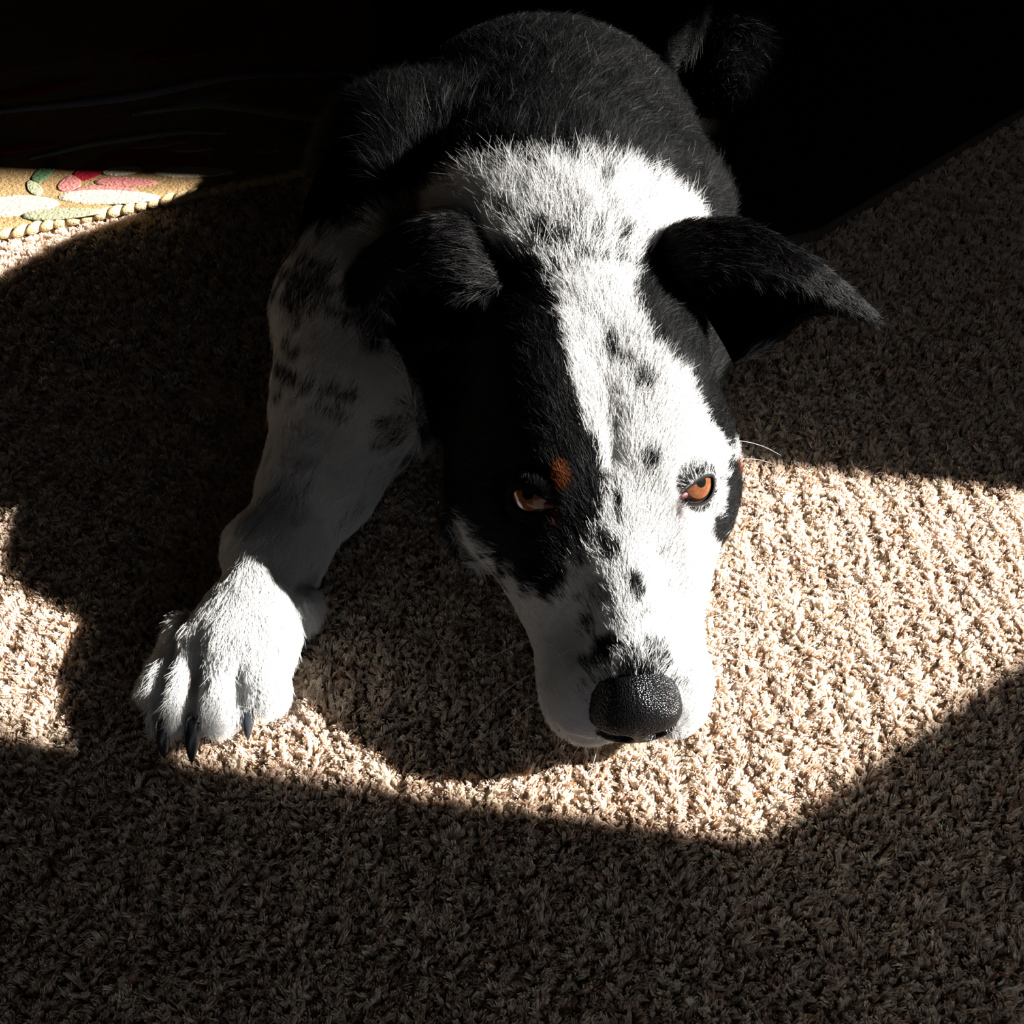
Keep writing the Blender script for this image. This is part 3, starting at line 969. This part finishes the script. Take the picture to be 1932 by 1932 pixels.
def ear(spec, side, rng):
    eb, ef, bow, eg = spec
    NS, NW = 30, 22
    B = catmull(eb, NS)
    Fr = catmull(ef, NS)
    bow = bow / np.linalg.norm(bow)
    S = np.zeros((NS, NW, 3))
    G = catmull(eg, NS)
    for i in range(NS):
        s_ = i / (NS - 1)
        depth = 0.026 * (1 - s_) ** 0.7 + 0.001
        cup = B[i] * 0.45 + Fr[i] * 0.55 + bow * depth
        cup2 = B[i] * 0.12 + Fr[i] * 0.88 + bow * depth * 0.55
        S[i] = catmull([G[i], B[i], cup, cup2, Fr[i]], NW)      # forward flap, ridge, hollow, front edge
    du = np.gradient(S, axis=0)
    dv = np.gradient(S, axis=1)
    nn = unit(np.cross(du, dv))
    if np.mean(nn @ bow) < 0:
        nn = -nn
    th_ = 0.0016
    inner = (S - nn * th_).reshape(-1, 3)
    outer_ = (S + nn * th_).reshape(-1, 3)
    v = np.concatenate([inner, outer_])
    n1 = NS * NW
    f = []
    for i in range(NS - 1):
        for j in range(NW - 1):
            q = (i * NW + j, i * NW + j + 1, (i + 1) * NW + j + 1, (i + 1) * NW + j)
            f.append(q)
            f.append(tuple(n1 + k for k in reversed(q)))
    rim = [i * NW for i in range(NS)] + [(NS - 1) * NW + j for j in range(1, NW)] + [i * NW + NW - 1 for i in range(NS - 2, -1, -1)] + [j for j in range(NW - 2, 0, -1)]
    for k in range(len(rim)):
        p_, q_ = rim[k], rim[(k + 1) % len(rim)]
        f.append((p_, n1 + p_, n1 + q_, q_))
    o = mesh_obj('ear', v, f, M_SKIN, dog)
    # inner side a little tan near its root
    sv = np.tile(np.repeat(np.linspace(0, 1, NS), NW), 2)
    wv_ = np.tile(np.tile(np.linspace(0, 1, NW), NS), 2)
    innerf = np.concatenate([np.ones(n1), np.zeros(n1)])
    colr = np.tile(BLACK, (len(v), 1))
    paint(o.data, colr)
    fa = np.array([q for q in f if len(q) == 4])
    tr = np.concatenate([fa[:, [0, 1, 2]], fa[:, [0, 2, 3]]])
    vn = np.concatenate([-nn.reshape(-1, 3), nn.reshape(-1, 3)])
    p, ti, w_ = sample_tris(v, tr, np.full(len(tr), 2.6e6), rng)
    t3 = tr[ti]
    n = unit(vn[t3[:, 0]] * w_[:, :1] + vn[t3[:, 1]] * w_[:, 1:2] + vn[t3[:, 2]] * w_[:, 2:])
    ss = (sv[t3] * w_).sum(1)
    wd = (wv_[t3] * w_).sum(1)
    inn = (innerf[t3] * w_).sum(1) > 0.5
    duv = np.tile(unit(du).reshape(-1, 3), (2, 1))
    fl_ = duv[t3[:, 0]]
    fl_ = fl_ + np.where(inn[:, None], 0.5, 0.15) * unit(-dv).reshape(-1, 3)[t3[:, 0] % n1]
    L = np.where(inn, 0.010, 0.0085) * np.interp(ss, [0, 0.3, 1], [1.5, 1.1, 0.75])
    pt, rd = strands(p, n, fl_, L, np.full(len(p), 0.25), np.full(len(p), 0.00009), rng)
    cl = np.tile(BLACK, (len(p), 1))
    tanm = inn & (ss < 0.62) & (ss > 0.1) & (wd > 0.15) & (wd < 0.55) & (rng.uniform(size=len(p)) < 0.5) & (side > 0)
    cl[tanm] = TANC * 0.7
    gry = (~inn) & (ss < 0.30) & (rng.uniform(size=len(p)) < 0.08)
    cl[gry] = np.array([0.06, 0.052, 0.045])
    gl = rng.uniform(size=len(p)) < 0.14
    cl[gl & ~tanm] = rng.uniform(0.006, 0.045, (int((gl & ~tanm).sum()), 1))  # lighter strands painted in as glints on the black ear
    hair_obj('ear_fur', pt, rd, cl * rng.uniform(0.8, 1.2, (len(p), 1)), M_FUR, o)
    return o


ear(EAR_L, -1, FR)['label'] = 'black folded ear drooping to the shaded side'
ear(EAR_R, 1, FR)['label'] = 'black half-raised ear catching sun on its tip'

# ------------------------------------------------------------------ eyes
M_SCLERA = mat('eye_white', (0.06, 0.035, 0.03), 0.15, 0.4)
M_IRIS = mat('amber_iris', (0.12, 0.03, 0.008), 0.15, 0.25)
bsdf(M_IRIS).inputs['Coat Weight'].default_value = 0.25
bsdf(M_IRIS).inputs['Coat Roughness'].default_value = 0.03
_nz = noise_bump(M_IRIS, 900.0, 0.1, 0.0003)
link(M_IRIS, ramp(M_IRIS, _nz.outputs['Fac'], [(0.3, (0.080, 0.026, 0.010)), (0.7, (0.125, 0.046, 0.019))]), bsdf(M_IRIS).inputs['Base Color'])
M_PUPIL = mat('pupil', (0.004, 0.004, 0.004), 0.05, 0.6)
M_LIMBUS = mat('iris_ring', (0.012, 0.006, 0.004), 0.15, 0.5)
M_LID_DARK = mat('lid_skin', (0.012, 0.010, 0.011), 0.35, 0.4)
M_LID_PINK = mat('tear_duct', (0.065, 0.018, 0.018), 0.5, 0.2)


def cap_mesh(axis, t1, t2, R, a0, a1, na=8, nt=28, ra=None):
    v, f = [], []
    for i in range(na + 1):
        a_ = a0 + (a1 - a0) * i / na
        for j in range(nt):
            th_ = 2 * math.pi * j / nt
            v.append(R * (axis * math.cos(a_) + (t1 * math.cos(th_) + t2 * math.sin(th_)) * math.sin(a_)))
    for i in range(na):
        for j in range(nt):
            f.append((i * nt + j, i * nt + (j + 1) % nt, (i + 1) * nt + (j + 1) % nt, (i + 1) * nt + j))
    return v, f


for s, ec, gz in EYES:
    out_ = HA * s
    t1 = unit(out_ - gz * (out_ @ gz))           # towards the outer corner
    t2 = np.cross(gz, t1) * (1 if s < 0 else -1)
    if t2[2] < 0:
        t2 = -t2
    tl = math.radians(10)                        # outer corner tilted up
    t1, t2 = t1 * math.cos(tl) + t2 * math.sin(tl), t2 * math.cos(tl) - t1 * math.sin(tl)
    look = unit(gz + 0.26 * t2 + (-0.05) * t1)
    l1 = unit(t1 - look * (t1 @ look))
    l2 = np.cross(look, l1)
    v, f = cap_mesh(look, l1, l2, EYE_R, 0.001, math.radians(150), 18, 32)
    eye = mesh_obj('eye', v, f, M_SCLERA, dog)
    eye.location = ec
    v, f = cap_mesh(look, l1, l2, EYE_R * 1.006, math.radians(36), math.radians(44), 3)
    mesh_obj('iris_ring', v, f, M_LIMBUS, eye)
    v, f = cap_mesh(look, l1, l2, EYE_R * 1.008, math.radians(12), math.radians(37), 6)
    mesh_obj('iris', v, f, M_IRIS, eye)
    v, f = cap_mesh(look, l1, l2, EYE_R * 1.010, 0.001, math.radians(13), 4)
    mesh_obj('pupil', v, f, M_PUPIL, eye)
    # lids: a shell around the ball with an almond opening
    NT, NA = 56, 9
    vin = []
    up0, lo0, hw = math.radians(17), math.radians(27), math.radians(42)
    for j in range(NT):
        th_ = 2 * math.pi * j / NT
        x, y = math.cos(th_), math.sin(th_)
        # almond: inner corner drawn out, outer corner round
        px = hw * x * (1.22 if x < 0 else 0.95)
        py = (up0 if y > 0 else lo0) * y * abs(y) ** 0.15
        py -= 0.10 * max(0, -x) ** 2
        vin.append((px, py))
    v, f = [], []
    for i in range(NA):
        k_ = i / (NA - 1)
        for j in range(NT):
            px, py = vin[j]
            r0 = math.hypot(px, py)
            r1 = math.radians(96)
            r_ = r0 + (r1 - r0) * k_ ** 1.2
            dx, dy = px / r0, py / r0
            RR = EYE_R * (1.035 + 0.16 * math.sin(math.pi * min(1, k_ * 1.5 + 0.12)) * (1 - 0.6 * k_)) if k_ < 1 else EYE_R * 0.95
            v.append(RR * (gz * math.cos(r_) + (t1 * dx + t2 * dy) * math.sin(r_)))
    for i in range(NA - 1):
        for j in range(NT):
            f.append((i * NT + j, i * NT + (j + 1) % NT, (i + 1) * NT + (j + 1) % NT, (i + 1) * NT + j))
    lid = mesh_obj('eyelid', v, f, M_SKIN, eye)
    va = np.array(v) + ec
    cc = coat_color(va) * 0.9
    kk = np.repeat(np.arange(NA) / (NA - 1), NT)
    rimw = (1 - smooth01(kk, 0.10, 0.36))[:, None]
    cc = cc * (1 - rimw) + np.array([0.004, 0.003, 0.0035])[None] * rimw
    paint(lid.data, cc)
    # hair on the lids, pointing away from the opening
    fa = np.array(f)
    tr = np.concatenate([fa[:, [0, 1, 2]], fa[:, [0, 2, 3]]])
    tcol = kk[tr].mean(1)
    p, ti, w_ = sample_tris(va, tr, np.where(tcol > 0.10, 4.5e6, 0), FR)
    n = unit(p - ec)
    fl_ = p - (ec + gz * ((p - ec) @ gz)[:, None])
    fl_ = unit(fl_) + 0.5 * (-HB)[None] + 0.5 * t1[None] * 0.6
    pt, rd = strands(p, n, fl_, np.full(len(p), 0.0042), np.full(len(p), 0.3), np.full(len(p), 0.00007), FR)
    cl = coat_color(p, FR.uniform(size=len(p)))
    kkp = (kk[tr[ti]] * w_).sum(1)
    dk = FR.uniform(size=len(p)) < np.interp(kkp, [0.1, 0.35, 0.62], [0.92, 0.45, 0.0])
    cl[dk] = BLACK
    hair_obj('eyelid_fur', pt - ec, rd, cl, M_FUR, eye)
    # tear duct in the inner corner
    cpt = gz * math.cos(hw * 1.08) - t1 * math.sin(hw * 1.08) - t2 * 0.07
    v, f = [], []
    for i in range(7):
        ph = math.pi * i / 6
        for j in range(10):
            th_ = 2 * math.pi * j / 10
            v.append(cpt * EYE_R * 1.0 + t1 * 0.0034 * math.cos(ph) + t2 * 0.0016 * math.sin(ph) * math.cos(th_) + gz * 0.0013 * math.sin(ph) * math.sin(th_))
    for i in range(6):
        for j in range(10):
            f.append((i * 10 + j, i * 10 + (j + 1) % 10, (i + 1) * 10 + (j + 1) % 10, (i + 1) * 10 + j))
    mesh_obj('tear_duct', v, f, M_LID_PINK, eye)

# ------------------------------------------------------------------ nose leather
M_NOSE = mat('nose_leather', (0.003, 0.003, 0.0035), 0.25, 0.2)
_tc = node(M_NOSE, 'ShaderNodeTexCoord')
_vo = node(M_NOSE, 'ShaderNodeTexVoronoi')
_vo.inputs['Scale'].default_value = 1300.0
link(M_NOSE, _tc.outputs['Object'], _vo.inputs['Vector'])
_bp = node(M_NOSE, 'ShaderNodeBump')
_bp.inputs['Strength'].default_value = 1.0
_bp.inputs['Distance'].default_value = 0.0004
_bp.invert = True
link(M_NOSE, _vo.outputs['Distance'], _bp.inputs['Height'])
link(M_NOSE, _bp.outputs['Normal'], bsdf(M_NOSE).inputs['Normal'])

_save = (VOX, GMIN, GN, GX, D)
VOX = 0.0007
GMIN = H(0, 0.068, 0.034) - np.array([0.027, 0.024, 0.026])
GN = np.ceil(np.array([0.054, 0.048, 0.052]) / VOX).astype(int) + 1
GX = [np.float32(GMIN[i]) + np.float32(VOX) * np.arange(GN[i], dtype=np.float32) for i in range(3)]
D = np.full(GN, 1.0, dtype=np.float32)
ell(H(0, 0.0660, 0.0370), (0.0172, 0.0140, 0.0128), 0.008, HM)
ell(H(0, 0.0715, 0.0285), (0.0140, 0.0125, 0.0130), 0.008, HM)
for s in (-1, 1):
    ell(H(s * 0.0112, 0.0695, 0.0290), (0.0088, 0.0112, 0.0102), 0.008, HM)
    ell(H(s * 0.0072, 0.0835, 0.0262), (0.0050, 0.0062, 0.0036), 0.0010, HM, sub=True)
    cone(H(s * 0.0100, 0.0830, 0.0268), 0.0028, H(s * 0.0220, 0.0750, 0.0290), 0.0013, 0.0012, sub=True)
cone(H(0, 0.0850, 0.0330), 0.0006, H(0, 0.0830, 0.0150), 0.0012, 0.002, sub=True)
nv, nq = surface_nets()
VOX, GMIN, GN, GX, D = _save
mesh_obj('nose', nv, nq, M_NOSE, dog)['label'] = 'black pebbled nose with two nostrils'

# ------------------------------------------------------------------ claws
M_CLAW = mat('dark_claw', (0.016, 0.018, 0.024), 0.28, 0.5)
noise_bump(M_CLAW, 700.0, 0.12, 0.0003)


def claw(p0, p1, r, name='claw'):
    p0 = np.array(p0); p1 = np.array(p1)
    d = p1 - p0
    L = np.linalg.norm(d)
    d = d / L
    sd = unit(np.cross(d, np.array([0, 0, 1.0])))
    up = np.cross(sd, d)
    v, f = [], []
    NR, NT = 9, 12
    for i in range(NR):
        t = i / (NR - 1)
        c_ = p0 + d * L * t + up * (0.0030 * math.sin(math.pi * min(1, t * 0.9 + 0.1)))
        rr = r * (1 - t ** 1.6) ** 0.75 + 0.0002
        for j in range(NT):
            th_ = 2 * math.pi * j / NT
            v.append(c_ + sd * rr * 0.80 * math.cos(th_) + up * rr * 1.15 * math.sin(th_))
    for i in range(NR - 1):
        for j in range(NT):
            f.append((i * NT + j, i * NT + (j + 1) % NT, (i + 1) * NT + (j + 1) % NT, (i + 1) * NT + j))
    f.append(tuple(reversed(range(NT))))
    f.append(tuple(range((NR - 1) * NT, NR * NT)))
    return mesh_obj(name, v, f, M_CLAW, dog)


claw((-0.1163, 0.2720, 0.0125), (-0.1163, 0.2555, 0.0018), 0.0050)
claw((-0.1372, 0.2610, 0.0125), (-0.1386, 0.2440, 0.0018), 0.0052)
claw((-0.1510, 0.2600, 0.0115), (-0.1510, 0.2465, 0.0018), 0.0046)
claw((-0.1600, 0.2740, 0.0095), (-0.1615, 0.2620, 0.0018), 0.0032)
claw((-0.0958, 0.3130, 0.0150), (-0.0975, 0.3035, 0.0030), 0.0028)

# ------------------------------------------------------------------ whiskers
WH = [(-0.036, 0.030, 0.030, -1, 0.2, 0.05, 0.034), (-0.037, 0.044, 0.026, -1, 0.5, 0.1, 0.036), (-0.034, 0.054, 0.022, -1, 0.5, -0.1, 0.030),
      (-0.020, 0.046, 0.044, -1, 0.5, 0.35, 0.016), (-0.019, 0.052, 0.041, -1, 0.6, 0.3, 0.014), (-0.019, 0.060, 0.038, -1, 0.5, 0.2, 0.011),
      (-0.020, 0.070, 0.010, -0.6, 0.6, -0.3, 0.016), (-0.014, 0.073, 0.009, -0.4, 0.8, -0.3, 0.014), (-0.026, 0.066, 0.010, -0.7, 0.5, -0.3, 0.016),
      (0.037, 0.026, 0.028, 1, -0.3, 0.2, 0.026), (0.038, 0.036, 0.027, 1, -0.1, 0.2, 0.028), (0.038, 0.044, 0.025, 1, 0.1, 0.15, 0.026),
      (0.037, 0.052, 0.022, 1, 0.2, 0.1, 0.024), (0.035, 0.058, 0.020, 1, 0.5, 0.1, 0.020), (0.066, -0.060, 0.060, 1, 0.1, 0.1, 0.030),
      (0.066, -0.050, 0.055, 1, 0.0, 0.3, 0.024)]
wp = np.zeros((len(WH), 6, 3))
for i, (a_, b_, c_, da, db, dc, L) in enumerate(WH):
    d = unit(np.array([da, db, dc]))
    for k, s_ in enumerate(np.linspace(0, 1, 6)):
        wp[i, k] = H(a_, b_, c_) + (d @ HM) * L * s_ - np.array([0, 0, 1.0]) * L * 0.42 * s_ * s_
wp[:, :, 2] = np.maximum(wp[:, :, 2], 0.003)
hair_obj('whiskers', wp, np.full((len(WH), 6), 0.00011) * np.linspace(1, 0.35, 6)[None], np.full((len(WH), 3), 0.75), M_FUR, dog)
